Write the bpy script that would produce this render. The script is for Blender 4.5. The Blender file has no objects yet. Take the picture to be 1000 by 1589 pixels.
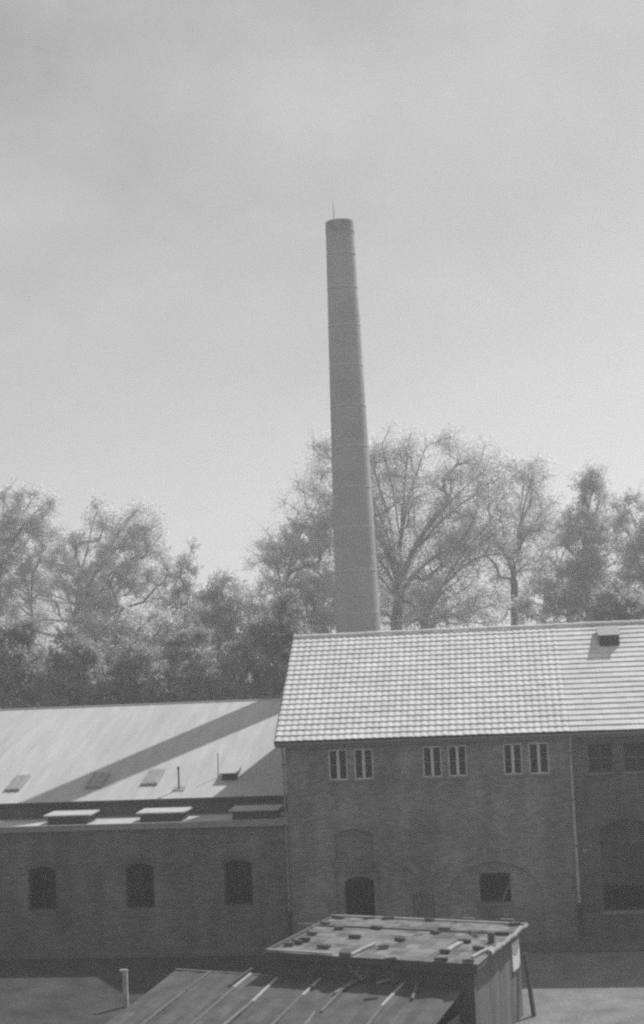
import bpy, math, random
import numpy as np
from mathutils import Vector, Matrix

# ------------------------------------------------------------------ scene, camera, world, sun
sc = bpy.context.scene
col = sc.collection
R = math.radians
random.seed(7)

CAM = np.array([7.7196, -49.8463, 11.2154])
YAW, PITCH, ROLL, FPX = 0.1197, 0.0859, 0.0445, 2146.3
fw = np.array([-math.sin(YAW) * math.cos(PITCH), math.cos(YAW) * math.cos(PITCH), math.sin(PITCH)])
rt0 = np.array([math.cos(YAW), math.sin(YAW), 0.0])
up0 = np.cross(rt0, fw)
rt = math.cos(ROLL) * rt0 - math.sin(ROLL) * up0
up = math.sin(ROLL) * rt0 + math.cos(ROLL) * up0
cd = bpy.data.cameras.new('camera')
cam = bpy.data.objects.new('camera', cd)
col.objects.link(cam)
cd.sensor_fit = 'VERTICAL'
cd.sensor_height = 36.0
cd.sensor_width = 24.0
cd.lens = 36.0 * FPX / 1589.0
cd.clip_start = 0.5
cd.clip_end = 6000
m = Matrix((rt, up, -fw)).transposed().to_4x4()
m.translation = Vector(CAM)
cam.matrix_world = m
sc.camera = cam

SUN = Vector((0.58, 0.75, 1.0)).normalized()          # towards the sun: right of and behind the buildings
world = bpy.data.worlds.new('World')
sc.world = world
world.use_nodes = True
wn, wl = world.node_tree.nodes, world.node_tree.links
wn.clear()
wout = wn.new('ShaderNodeOutputWorld')
wbg = wn.new('ShaderNodeBackground')
wbg.inputs['Strength'].default_value = 0.094
sky = wn.new('ShaderNodeTexSky')
sky.sky_type = 'NISHITA'
sky.sun_disc = False
sky.sun_elevation = math.asin(SUN.z)
sky.sun_rotation = math.atan2(SUN.x, SUN.y)
sky.air_density = 1.0
sky.dust_density = 1.0
bw = wn.new('ShaderNodeRGBToBW')                      # the photograph is black and white
wl.new(sky.outputs['Color'], bw.inputs['Color'])
# thin high cloud over the whole dome
tc = wn.new('ShaderNodeTexCoord')
mp = wn.new('ShaderNodeMapping')
mp.inputs['Location'].default_value = (3.4, 1.8, 4.6)
mp.inputs['Scale'].default_value = (1.0, 1.0, 1.5)
wl.new(tc.outputs['Generated'], mp.inputs['Vector'])
cn = wn.new('ShaderNodeTexNoise')
cn.inputs['Scale'].default_value = 4.2
cn.inputs['Detail'].default_value = 6.0
cn.inputs['Roughness'].default_value = 0.55
wl.new(mp.outputs['Vector'], cn.inputs['Vector'])
cr = wn.new('ShaderNodeMapRange')
cr.inputs['From Min'].default_value = 0.26
cr.inputs['From Max'].default_value = 0.66
wl.new(cn.outputs['Fac'], cr.inputs['Value'])
mx = wn.new('ShaderNodeMix')
mx.data_type = 'FLOAT'
wl.new(cr.outputs['Result'], mx.inputs['Factor'])
cm = wn.new('ShaderNodeMath')
cm.operation = 'MULTIPLY_ADD'
cm.inputs[1].default_value = 0.38
cm.inputs[2].default_value = 4.2
wl.new(bw.outputs['Val'], mx.inputs['A'])
wl.new(bw.outputs['Val'], cm.inputs[0])
wl.new(cm.outputs['Value'], mx.inputs['B'])
wl.new(mx.outputs['Result'], wbg.inputs['Color'])
wl.new(wbg.outputs['Background'], wout.inputs['Surface'])

sd = bpy.data.lights.new('sun', 'SUN')
sd.energy = 4.6
sd.angle = R(0.6)
sd.color = (1.0, 1.0, 1.0)
so = bpy.data.objects.new('sun', sd)
col.objects.link(so)
so.rotation_euler = SUN.to_track_quat('Z', 'Y').to_euler()
so.location = (40, 50, 70)

sc.view_settings.view_transform = 'Standard'
sc.view_settings.look = 'None'
sc.view_settings.exposure = 0.0
sc.view_settings.gamma = 1.0
sc.view_settings.use_curve_mapping = False
sc.render.engine = 'CYCLES'
sc.cycles.use_denoising = False
sc.cycles.max_bounces = 8
sc.cycles.transparent_max_bounces = 8
sc.cycles.volume_bounces = 1
sc.cycles.filter_width = 2.5

# ------------------------------------------------------------------ helpers
WLOC = {}


def at(px, py, Y):
    d = fw + rt * (px - 500) / FPX + up * (794.5 - py) / FPX
    return CAM + d * (Y - CAM[1]) / d[1]


def at_z(px, py, Z):
    d = fw + rt * (px - 500) / FPX + up * (794.5 - py) / FPX
    return CAM + d * (Z - CAM[2]) / d[2]


def tag(o, label=None, cat=None, group=None, kind=None):
    if label: o['label'] = label
    if cat: o['category'] = cat
    if group: o['group'] = group
    if kind: o['kind'] = kind
    return o


def empty(name, loc):
    o = bpy.data.objects.new(name, None)
    o.empty_display_size = 0.3
    col.objects.link(o)
    o.location = loc
    WLOC[o.name] = np.array(loc, float)
    return o


def place(o, wloc, parent):
    col.objects.link(o)
    w = np.array(wloc, float)
    if parent is not None:
        o.parent = parent
        o.location = w - WLOC[parent.name]
    else:
        o.location = w
    WLOC[o.name] = w
    return o


class MB:
    def __init__(s):
        s.v, s.f = [], []

    def poly(s, pts):
        n = len(s.v)
        s.v += [tuple(map(float, p)) for p in pts]
        s.f.append(tuple(range(n, n + len(pts))))
        return s

    def box(s, x0, x1, y0, y1, z0, z1):
        return s.obox((0, 0, 0), (1, 0, 0), (0, 1, 0), (0, 0, 1), x0, x1, y0, y1, z0, z1)

    def obox(s, o, ax, ay, az, x0, x1, y0, y1, z0, z1):
        o, ax, ay, az = [np.array(q, float) for q in (o, ax, ay, az)]
        n = len(s.v)
        for x in (x0, x1):
            for y in (y0, y1):
                for z in (z0, z1):
                    s.v.append(tuple(o + ax * x + ay * y + az * z))
        for q in ((0, 1, 3, 2), (4, 6, 7, 5), (0, 4, 5, 1), (2, 3, 7, 6), (0, 2, 6, 4), (1, 5, 7, 3)):
            s.f.append(tuple(n + i for i in q))
        return s

    def beam(s, a, b, w, h, upv=(0, 0, 1)):
        a, b = np.array(a, float), np.array(b, float)
        d = b - a
        L = np.linalg.norm(d)
        d /= L
        u = np.array(upv, float)
        sd_ = np.cross(d, u)
        sd_ /= np.linalg.norm(sd_)
        u = np.cross(sd_, d)
        return s.obox(a, d, sd_, u, 0, L, -w / 2, w / 2, -h / 2, h / 2)

    def tube(s, pts, rad, n=8, cap=True):
        pts = [np.array(p, float) for p in pts]
        if not hasattr(rad, '__len__'):
            rad = [rad] * len(pts)
        base = len(s.v)
        for i, p in enumerate(pts):
            d = pts[min(i + 1, len(pts) - 1)] - pts[max(i - 1, 0)]
            d = d / (np.linalg.norm(d) + 1e-9)
            a = np.cross(d, (0.31, 0.17, 0.93) if abs(d[2]) < .9 else (1, 0.1, 0))
            a /= np.linalg.norm(a)
            b = np.cross(d, a)
            for k in range(n):
                t = 2 * math.pi * k / n
                s.v.append(tuple(p + rad[i] * (math.cos(t) * a + math.sin(t) * b)))
        for i in range(len(pts) - 1):
            for k in range(n):
                s.f.append((base + i * n + k, base + i * n + (k + 1) % n, base + (i + 1) * n + (k + 1) % n, base + (i + 1) * n + k))
        if cap:
            s.f.append(tuple(base + k for k in range(n)))
            e = base + (len(pts) - 1) * n
            s.f.append(tuple(e + k for k in reversed(range(n))))
        return s

    def build(s, name, mat, parent=None, origin=None, smooth=False, kind=None, bevel=0):
        v = np.array(s.v, float)
        if origin is None:
            lo, hi = v.min(0), v.max(0)
            origin = np.array([(lo[0] + hi[0]) / 2, (lo[1] + hi[1]) / 2, lo[2]])
        origin = np.array(origin, float)
        me = bpy.data.meshes.new(name)
        me.from_pydata([tuple(q) for q in (v - origin)], [], s.f)
        me.materials.append(mat)
        if smooth:
            me.polygons.foreach_set('use_smooth', [True] * len(me.polygons))
        o = bpy.data.objects.new(name, me)
        place(o, origin, parent)
        if bevel:
            b = o.modifiers.new('bevel', 'BEVEL')
            b.width = bevel
            b.segments = 2
            b.limit_method = 'ANGLE'
        if kind:
            o['kind'] = kind
        return o


# ------------------------------------------------------------------ materials (greys: a black and white photograph)
def g(v):
    return (v, v, v, 1)


def nodes_of(name):
    mt = bpy.data.materials.new(name)
    mt.use_nodes = True
    nt = mt.node_tree
    return mt, nt.nodes, nt.links, nt.nodes['Principled BSDF']


def plain(name, v, rough=0.8, var=0.25, scale=3.0, bump=0.0, stretch=(1, 1, 1), metal=0.0, spec=0.3, rnd=0.0, detail=6, fine=0.0):
    mt, n, l, b = nodes_of(name)
    b.inputs['Roughness'].default_value = rough
    b.inputs['Metallic'].default_value = metal
    b.inputs['Specular IOR Level'].default_value = spec
    tcn = n.new('ShaderNodeNewGeometry')
    mpn = n.new('ShaderNodeMapping')
    mpn.inputs['Scale'].default_value = stretch
    l.new(tcn.outputs['Position'], mpn.inputs['Vector'])
    ns = n.new('ShaderNodeTexNoise')
    ns.inputs['Scale'].default_value = scale
    ns.inputs['Detail'].default_value = detail
    ns.inputs['Roughness'].default_value = 0.6
    l.new(mpn.outputs['Vector'], ns.inputs['Vector'])
    mr = n.new('ShaderNodeMapRange')
    mr.inputs['From Min'].default_value = 0.3
    mr.inputs['From Max'].default_value = 0.7
    mr.inputs['To Min'].default_value = v * (1 - var)
    mr.inputs['To Max'].default_value = v * (1 + var)
    l.new(ns.outputs['Fac'], mr.inputs['Value'])
    res = mr.outputs['Result']
    if rnd:
        oi = n.new('ShaderNodeObjectInfo')
        ad = n.new('ShaderNodeMath')
        ad.operation = 'ADD'
        l.new(oi.outputs['Random'], ad.inputs[0])
        l.new(tcn.outputs['Random Per Island'], ad.inputs[1])
        fr = n.new('ShaderNodeMath')
        fr.operation = 'FRACT'
        l.new(ad.outputs[0], fr.inputs[0])
        mr2 = n.new('ShaderNodeMapRange')
        mr2.inputs['To Min'].default_value = 1 - rnd
        mr2.inputs['To Max'].default_value = 1 + rnd
        l.new(fr.outputs[0], mr2.inputs['Value'])
        ml = n.new('ShaderNodeMath')
        ml.operation = 'MULTIPLY'
        l.new(res, ml.inputs[0])
        l.new(mr2.outputs['Result'], ml.inputs[1])
        res = ml.outputs[0]
    if fine:
        nf = n.new('ShaderNodeTexNoise')
        nf.inputs['Scale'].default_value = scale * 14
        nf.inputs['Detail'].default_value = 3
        l.new(mpn.outputs['Vector'], nf.inputs['Vector'])
        mf = n.new('ShaderNodeMapRange')
        mf.inputs['From Min'].default_value = 0.3
        mf.inputs['From Max'].default_value = 0.7
        mf.inputs['To Min'].default_value = 1 - fine
        mf.inputs['To Max'].default_value = 1 + fine
        l.new(nf.outputs['Fac'], mf.inputs['Value'])
        ml2 = n.new('ShaderNodeMath')
        ml2.operation = 'MULTIPLY'
        l.new(res, ml2.inputs[0])
        l.new(mf.outputs['Result'], ml2.inputs[1])
        res = ml2.outputs[0]
    l.new(res, b.inputs['Base Color'])
    if bump:
        bp = n.new('ShaderNodeBump')
        bp.inputs['Strength'].default_value = bump
        bp.inputs['Distance'].default_value = 0.05
        l.new(ns.outputs['Fac'], bp.inputs['Height'])
        l.new(bp.outputs['Normal'], b.inputs['Normal'])
    return mt


def brick(name, v, mortar, var=0.3, soot=0.35, cyl=None, dark=0.0, fleck=0.0):
    """brickwork colour and joint relief; world position drives the courses"""
    mt, n, l, b = nodes_of(name)
    b.inputs['Roughness'].default_value = 0.92
    b.inputs['Specular IOR Level'].default_value = 0.15
    gm = n.new('ShaderNodeNewGeometry')
    sp = n.new('ShaderNodeSeparateXYZ')
    cb = n.new('ShaderNodeCombineXYZ')
    if cyl:
        sub = n.new('ShaderNodeVectorMath')
        sub.operation = 'SUBTRACT'
        sub.inputs[1].default_value = (cyl[0], cyl[1], 0)
        l.new(gm.outputs['Position'], sub.inputs[0])
        l.new(sub.outputs[0], sp.inputs[0])
        a2 = n.new('ShaderNodeMath')
        a2.operation = 'ARCTAN2'
        l.new(sp.outputs['Y'], a2.inputs[0])
        l.new(sp.outputs['X'], a2.inputs[1])
        l.new(a2.outputs[0], cb.inputs['X'])
    else:
        l.new(gm.outputs['Position'], sp.inputs[0])
        a2 = n.new('ShaderNodeMath')
        a2.operation = 'ADD'
        l.new(sp.outputs['X'], a2.inputs[0])
        l.new(sp.outputs['Y'], a2.inputs[1])
        l.new(a2.outputs[0], cb.inputs['X'])
    l.new(sp.outputs['Z'], cb.inputs['Y'])
    bt = n.new('ShaderNodeTexBrick')
    bt.inputs['Scale'].default_value = 1.0
    bt.inputs['Brick Width'].default_value = 0.26
    bt.inputs['Row Height'].default_value = 0.077
    bt.inputs['Mortar Size'].default_value = 0.011
    bt.inputs['Mortar Smooth'].default_value = 0.3
    bt.inputs['Color1'].default_value = g(v * (1 - var))
    bt.inputs['Color2'].default_value = g(v * (1 + var))
    bt.inputs['Mortar'].default_value = g(mortar)
    l.new(cb.outputs[0], bt.inputs['Vector'])
    ns = n.new('ShaderNodeTexNoise')
    ns.inputs['Scale'].default_value = 0.55
    ns.inputs['Detail'].default_value = 8
    ns.inputs['Roughness'].default_value = 0.65
    l.new(gm.outputs['Position'], ns.inputs['Vector'])
    mr = n.new('ShaderNodeMapRange')
    mr.inputs['From Min'].default_value = 0.3
    mr.inputs['From Max'].default_value = 0.7
    mr.inputs['To Min'].default_value = 1 - soot
    mr.inputs['To Max'].default_value = 1 + soot
    l.new(ns.outputs['Fac'], mr.inputs['Value'])
    smp = n.new('ShaderNodeMapping')
    smp.inputs['Scale'].default_value = (1.5, 1.5, 0.16)
    l.new(gm.outputs['Position'], smp.inputs['Vector'])
    sn = n.new('ShaderNodeTexNoise')
    sn.inputs['Scale'].default_value = 1.0
    sn.inputs['Detail'].default_value = 6
    l.new(smp.outputs['Vector'], sn.inputs['Vector'])
    sr = n.new('ShaderNodeMapRange')
    sr.inputs['From Min'].default_value = 0.35
    sr.inputs['From Max'].default_value = 0.65
    sr.inputs['To Min'].default_value = 1 - soot * .4
    sr.inputs['To Max'].default_value = 1 + soot * .4
    l.new(sn.outputs['Fac'], sr.inputs['Value'])
    smul = n.new('ShaderNodeMath')
    smul.operation = 'MULTIPLY'
    l.new(mr.outputs['Result'], smul.inputs[0])
    l.new(sr.outputs['Result'], smul.inputs[1])
    ml = n.new('ShaderNodeMix')
    ml.data_type = 'RGBA'
    ml.blend_type = 'MULTIPLY'
    ml.inputs['Factor'].default_value = 1.0
    l.new(bt.outputs['Color'], ml.inputs['A'])
    l.new(smul.outputs[0], ml.inputs['B'])
    out = ml.outputs['Result']
    if fleck:                                           # scattered pale patches of old plaster
        n2 = n.new('ShaderNodeTexNoise')
        n2.inputs['Scale'].default_value = 1.3
        n2.inputs['Detail'].default_value = 5
        l.new(gm.outputs['Position'], n2.inputs['Vector'])
        m2 = n.new('ShaderNodeMapRange')
        m2.inputs['From Min'].default_value = 0.60
        m2.inputs['From Max'].default_value = 0.72
        m2.inputs['To Max'].default_value = 0.6
        l.new(n2.outputs['Fac'], m2.inputs['Value'])
        mm = n.new('ShaderNodeMix')
        mm.data_type = 'RGBA'
        mm.inputs['B'].default_value = g(fleck)
        l.new(m2.outputs['Result'], mm.inputs['Factor'])
        l.new(out, mm.inputs['A'])
        out = mm.outputs['Result']
    l.new(out, b.inputs['Base Color'])
    bp = n.new('ShaderNodeBump')
    bp.inputs['Strength'].default_value = 0.6
    bp.inputs['Distance'].default_value = 0.01
    bp.invert = True
    l.new(bt.outputs['Fac'], bp.inputs['Height'])
    l.new(bp.outputs['Normal'], b.inputs['Normal'])
    return mt


def leaf_mat(name, v, tr=0.5, var=0.35):
    mt = bpy.data.materials.new(name)
    mt.use_nodes = True
    n, l = mt.node_tree.nodes, mt.node_tree.links
    n.clear()
    out = n.new('ShaderNodeOutputMaterial')
    gm = n.new('ShaderNodeNewGeometry')
    mr = n.new('ShaderNodeMapRange')
    mr.inputs['To Min'].default_value = v * (1 - var)
    mr.inputs['To Max'].default_value = v * (1 + var)
    l.new(gm.outputs['Random Per Island'], mr.inputs['Value'])
    df = n.new('ShaderNodeBsdfDiffuse')
    tl = n.new('ShaderNodeBsdfTranslucent')
    ms = n.new('ShaderNodeMixShader')
    ms.inputs[0].default_value = tr
    l.new(mr.outputs['Result'], df.inputs['Color'])
    l.new(mr.outputs['Result'], tl.inputs['Color'])
    l.new(df.outputs[0], ms.inputs[1])
    l.new(tl.outputs[0], ms.inputs[2])
    l.new(ms.outputs[0], out.inputs['Surface'])
    return mt


def glass_mat(name):
    mt = bpy.data.materials.new(name)
    mt.use_nodes = True
    n, l = mt.node_tree.nodes, mt.node_tree.links
    n.clear()
    out = n.new('ShaderNodeOutputMaterial')
    fr = n.new('ShaderNodeFresnel')
    fr.inputs['IOR'].default_value = 1.45
    gl = n.new('ShaderNodeBsdfGlossy')
    gl.inputs['Roughness'].default_value = 0.08
    gl.inputs['Color'].default_value = g(0.8)
    t = n.new('ShaderNodeBsdfTransparent')
    t.inputs['Color'].default_value = g(0.75)
    ms = n.new('ShaderNodeMixShader')
    l.new(fr.outputs[0], ms.inputs[0])
    l.new(t.outputs[0], ms.inputs[1])
    l.new(gl.outputs[0], ms.inputs[2])
    l.new(ms.outputs[0], out.inputs['Surface'])
    return mt


M = {
    'brick': brick('brickwork', 0.20, 0.25, soot=0.36, fleck=0.34),
    'brick_dark': brick('dark_brickwork', 0.105, 0.125, soot=0.3),
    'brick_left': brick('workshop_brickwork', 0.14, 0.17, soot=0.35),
    'brick_chimney': brick('chimney_brickwork', 0.42, 0.45, soot=0.14, var=0.08, cyl=(1.2, 17.0)),
    'soot': plain('sooty_crown', 0.30, var=0.3),
    'tile': plain('clay_tile', 0.67, rough=0.8, var=0.10, scale=0.9, rnd=0.06, fine=0.06),
    'felt_roof': plain('roof_felt', 0.44, rough=0.85, var=0.11, scale=1.0, stretch=(3.0, 0.3, 0.3), fine=0.09, rnd=0.04),
    'felt_strip': plain('flat_roof_felt', 0.42, rough=0.9, var=0.12, scale=1.6),
    'felt_dark': plain('dark_felt', 0.085, rough=0.9, var=0.3, scale=2.0, rnd=0.18, fine=0.15),
    'felt_grey': plain('weathered_felt', 0.15, rough=0.9, var=0.22, scale=2.2, rnd=0.38, fine=0.2),
    'zinc': plain('zinc', 0.26, rough=0.55, var=0.2, scale=5, metal=0.0, spec=0.4),
    'zinc_bar': plain('skylight_bar', 0.34, rough=0.6, var=0.2, scale=5),
    'zinc_dark': plain('old_iron', 0.05, rough=0.7, var=0.3, scale=5),
    'iron_band': plain('iron_band', 0.56, rough=0.6, var=0.2),
    'paint': plain('pale_window_paint', 0.62, rough=0.6, var=0.15, scale=6),
    'paint_grey': plain('grey_window_paint', 0.20, rough=0.6, var=0.15, scale=6),
    'stone': plain('stone_sill', 0.20, rough=0.9, var=0.2, scale=4, bump=0.2),
    'plate': plain('pale_anchor_plate', 0.26, rough=0.8, var=0.2, scale=8),
    'glass': glass_mat('window_glass'),
    'dusty': plain('dusty_pane', 0.05, rough=0.35, var=0.5, scale=3, rnd=0.4),
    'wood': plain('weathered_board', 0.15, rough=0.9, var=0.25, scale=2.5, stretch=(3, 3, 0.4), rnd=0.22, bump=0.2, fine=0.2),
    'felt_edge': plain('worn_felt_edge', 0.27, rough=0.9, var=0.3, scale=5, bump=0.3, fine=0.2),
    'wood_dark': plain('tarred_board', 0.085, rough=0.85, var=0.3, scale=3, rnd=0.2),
    'lath': plain('bare_lath', 0.38, rough=0.85, var=0.2, scale=4),
    'white': plain('whitewash', 0.72, rough=0.7, var=0.1, scale=6),
    'loose_brick': plain('loose_brick', 0.09, rough=0.95, var=0.35, scale=9, rnd=0.3, bump=0.3),
    'bark': plain('bark', 0.18, rough=0.95, var=0.3, scale=5, bump=0.4),
    'leaf': leaf_mat('pale_leaf', 0.76, 0.6, .2),
    'leaf_mid': leaf_mat('green_leaf', 0.80, 0.58, .22),
    'leaf_dark': leaf_mat('dark_leaf', 0.66, 0.55, .3),
    'leaf_bush': leaf_mat('bush_leaf', 0.44, 0.5, .3),
    'ground': plain('yard_earth', 0.046, rough=0.95, var=0.5, scale=0.7, bump=0.6, fine=0.4, detail=10),
    'gravel': plain('yard_gravel', 0.18, rough=0.95, var=0.28, scale=1.1, bump=0.6, fine=0.35, detail=10),
    'paving': plain('kerb_stone', 0.13, rough=0.95, var=0.25, scale=1.5, bump=0.2),
}

# ------------------------------------------------------------------ the setting
mb = MB()
mb.poly([(-1500, -300, 0), (1500, -300, 0), (1500, 2500, 0), (-1500, 2500, 0)])
tag(mb.build('ground', M['ground'], origin=(0, 0, 0)), kind='structure')
mb = MB()
edge = [(5.2, -24), (6.6, -15.5), (7.2, -12.5), (7.0, -9), (6.0, -7), (5.2, -5.2), (4.4, -3.6), (4.6, -1.3), (29, -1.3), (33, -6), (36, -14), (40, -26), (38, -45), (20, -52), (8, -44), (4.2, -34)]
mb.poly([(x, y, 0.006) for x, y in edge])
tag(mb.build('gravel_yard', M['gravel'], origin=(0, 0, 0)), kind='structure')
# raised pavement along the foot of the walls
mb = MB()
mb.box(-25, -0.0, -0.95, -0.003, 0, 0.12)
mb.box(0.0, 28, -1.15, -0.003, 0, 0.12)
tag(mb.build('pavement', M['paving'], origin=(0, 0, 0)), kind='structure')


# ------------------------------------------------------------------ walls with openings
def arc_pts(x0, x1, zs, rise, n=12):
    c, hw = (x0 + x1) / 2, (x1 - x0) / 2
    if rise >= hw * 0.72:                                # semi-elliptical
        return [(c - hw * math.cos(math.pi * i / n), zs + rise * math.sin(math.pi * i / n)) for i in range(n + 1)]
    rad = (hw * hw + rise * rise) / (2 * rise)
    a = math.asin(hw / rad)
    return [(c + rad * math.sin(-a + 2 * a * i / n), zs + rise - rad + rad * math.cos(-a + 2 * a * i / n)) for i in range(n + 1)]


def wall(mb, x0, x1, z0, z1, y, ops, depth):
    """front face at y with openings (x0,x1,z0,z1,rise) and reveals 'depth' deep"""
    xs = sorted({x0, x1} | {o[0] for o in ops} | {o[1] for o in ops})
    zs = sorted({z0, z1} | {o[2] for o in ops} | {o[3] for o in ops})
    for i in range(len(xs) - 1):
        for k in range(len(zs) - 1):
            cx, cz = (xs[i] + xs[i + 1]) / 2, (zs[k] + zs[k + 1]) / 2
            if any(o[0] < cx < o[1] and o[2] < cz < o[3] for o in ops):
                continue
            mb.poly([(xs[i], y, zs[k]), (xs[i + 1], y, zs[k]), (xs[i + 1], y, zs[k + 1]), (xs[i], y, zs[k + 1])])
    for o in ops:
        a, b, c, d, rise = o[:5]
        dp = o[5] if len(o) > 5 else depth
        if rise:
            pts = arc_pts(a, b, d - rise, rise)
            for (xa, za), (xb, zb) in zip(pts[:-1], pts[1:]):
                mb.poly([(xa, y, za), (xb, y, zb), (xb, y, d), (xa, y, d)])
        else:
            pts = [(a, d), (b, d)]
        loop = [(a, c)] + pts + [(b, c)]
        for (xa, za), (xb, zb) in zip(loop[:-1], loop[1:]):
            mb.poly([(xa, y, za), (xa, y + dp, za), (xb, y + dp, zb), (xb, y, zb)])
        if c > z0 + 0.01:
            mb.poly([(a, y, c), (b, y, c), (b, y + dp, c), (a, y + dp, c)])


ZE, ZR, YR_ = 7.33, 11.01, 5.43          # main eave, ridge
XE = 27.0
YB = 2 * YR_ + 0.35 - 0.35
bld = empty('brick_building', (5, 0, 0))
tag(bld, 'two-storey brick factory building with bright tiled roof in front of the chimney', 'building')

wins = [(1.55, 2.24), (2.47, 3.16), (4.93, 5.61), (5.83, 6.50), (7.78, 8.45), (8.67, 9.38)]
ops = [(a, b, 5.87, 6.97, 0, 0.16) for a, b in wins]
ops += [(1.65, 3.03, 3.07, 4.13, 0.17, 0.20)]                     # blind window
ops += [(1.61, 3.22, 0.12, 2.67, 0, 0.09)]                        # rebate round the door
ops += [(4.34, 5.10, 0.12, 1.80, 0, 0.08)]                        # plank door
ops += [(5.54, 8.93, 0.12, 2.88, 1.30, 0.08)]                     # bricked up archway
mb = MB()
wall(mb, 0.0, 10.12, 0.0, 7.34, 0.0, ops, 0.12)
w_main = mb.build('wall', M['brick'], bld)
mb = MB()
ops_r = [(10.74, 11.57, 5.87, 6.87, 0, 0.12), (11.98, 12.80, 5.87, 6.87, 0, 0.12), (14.2, 15.0, 5.87, 6.87, 0, 0.12), (15.4, 16.2, 5.87, 6.87, 0, 0.12), (17.6, 18.4, 5.87, 6.87, 0, 0.12), (18.8, 19.6, 5.87, 6.87, 0, 0.12),
         (10.98, 12.90, 1.11, 4.23, 0.32, 0.2), (14.3, 16.2, 1.11, 4.23, 0.32, 0.2)]
wall(mb, 10.12, XE, 0.0, 7.34, 0.0, ops_r, 0.12)
tag(mb.build('wall', M['brick_dark'], bld), 'darker brick wall right of the pipe')  # a section of its own; lens vignetting is put into its darker brick colour
mb = MB()                                                        # infill behind the blind window, the door rebate and the archway
mb.poly([(1.5, .20, 2.95), (3.2, .20, 2.95), (3.2, .20, 4.3), (1.5, .20, 4.3)])
mb.build('blind_window_infill', M['brick'], bld)
mb = MB()
wall(mb, 1.5, 3.3, 0.12, 2.8, 0.09, [(1.93, 2.98, 0.12, 2.46, 0.17)], 0.35)
mb.build('door_surround', M['brick'], bld)
mb = MB()
wall(mb, 5.4, 9.05, 0.12, 3.0, 0.08, [(6.72, 7.79, 1.45, 2.47, 0)], 0.3)
mb.build('archway_infill', M['brick'], bld)
# ring of the old archway and arch over the blind window: slightly proud courses
mb = MB()
inner = arc_pts(5.54, 8.93, 1.58, 1.30, 20)
outer = arc_pts(5.29, 9.18, 1.58, 1.55, 20)
for i in range(20):
    a, b, c, d = inner[i], inner[i + 1], outer[i + 1], outer[i]
    y = -0.012
    mb.poly([(a[0], y, a[1]), (b[0], y, b[1]), (c[0], y, c[1]), (d[0], y, d[1])])
    mb.poly([(c[0], y, c[1]), (c[0], 0, c[1]), (d[0], 0, d[1]), (d[0], y, d[1])])
    mb.poly([(a[0], y, a[1]), (a[0], 0.02, a[1]), (b[0], 0.02, b[1]), (b[0], y, b[1])])
mb.build('arch_ring', M['brick'], bld)
mb = MB()
mb.box(1.58, 3.10, -0.05, 0.12, 2.80, 2.99)
mb.build('window_ledge', M['brick'], bld)
# gable walls, rear wall
for gx, nm in ((0.003, 'gable_wall'), (XE - 0.33, 'gable_wall')):
    mb = MB()
    prof = [(0.004, 0), (YB, 0), (YB, ZE), (YR_, ZR - 0.15), (0.004, ZE)]
    L = [(gx, y, z) for y, z in prof]
    Rr = [(gx + 0.3, y, z) for y, z in prof]
    mb.poly(L[::-1]); mb.poly(Rr)
    for i in range(5):
        k = (i + 1) % 5
        mb.poly([L[i], L[k], Rr[k], Rr[i]])
    mb.build(nm, M['brick'], bld)
mb = MB()
mb.box(0.31, XE - 0.34, YB - 0.3, YB - 0.003, 0, ZE)
mb.build('rear_wall', M['brick'], bld)


# upper windows
def sash_window(a, b, z0, z1, parent, y=0.05, pm='paint', sill=True):
    wdw = MB().box(a, b, y + 0.07, y + 0.085, z0, z1).build('window', M['glass'], parent)
    fr = MB()
    t = 0.055
    fr.box(a, a + t, y, y + .06, z0, z1); fr.box(b - t, b, y, y + .06, z0, z1)
    fr.box(a + t, b - t, y, y + .06, z0, z0 + t); fr.box(a + t, b - t, y, y + .06, z1 - t, z1)
    fr.build('frame', M[pm], wdw)
    c = (a + b) / 2
    MB().box(c - .05, c + .05, y - .015, y + .058, z0 + t, z1 - t).build('mullion', M[pm], wdw)
    zc = z0 + (z1 - z0) * 0.49
    for p, q in ((a + t, c - .05), (c + .05, b - t)):
        MB().box(p, q, y + .015, y + .05, zc - .013, zc + .013).build('glazing_bar', M['paint_grey'], wdw)
    if sill:
        MB().box(a - .06, b + .06, -0.05, y - 0.02, z0 - 0.07, z0 - 0.004).build('sill', M['stone'], wdw)
    # no boarding behind the glass; the closed loft is dark by itself
    return wdw


for a, b in wins:
    sash_window(a, b, 5.87, 6.97, bld)
for a, b in ((10.74, 11.57), (11.98, 12.80), (14.2, 15.0), (15.4, 16.2), (17.6, 18.4), (18.8, 19.6)):
    w = sash_window(a, b, 5.87, 6.87, bld, pm='zinc_dark')
# tall arched windows in the darker section: dusty panes above, open below
for a, b in ((10.98, 12.90), (14.3, 16.2)):
    fr = MB()
    fr.box(a, b, .13, .19, 1.95, 2.03)
    n = 4
    for i in range(1, n):
        x = a + (b - a) * i / n
        fr.box(x - .02, x + .02, .14, .18, 2.03, 4.18)
    for z in (2.45, 2.9, 3.35, 3.8):
        fr.box(a, b, .145, .175, z - .02, z + .02)
    wdw = fr.build('window', M['zinc_dark'], bld)
    zz = [2.03, 2.45, 2.9, 3.35, 3.8, 4.2]
    for i in range(n):
        for k in range(5):
            x0, x1 = a + (b - a) * i / n, a + (b - a) * (i + 1) / n
            MB().box(x0 + .01, x1 - .01, .181, .19, zz[k] + .01, zz[k + 1] - .01).build('pane', M['dusty'], wdw)
    MB().box(a - .1, b + .1, -.07, .1, 1.0, 1.105).build('sill', M['stone'], bld)
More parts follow.
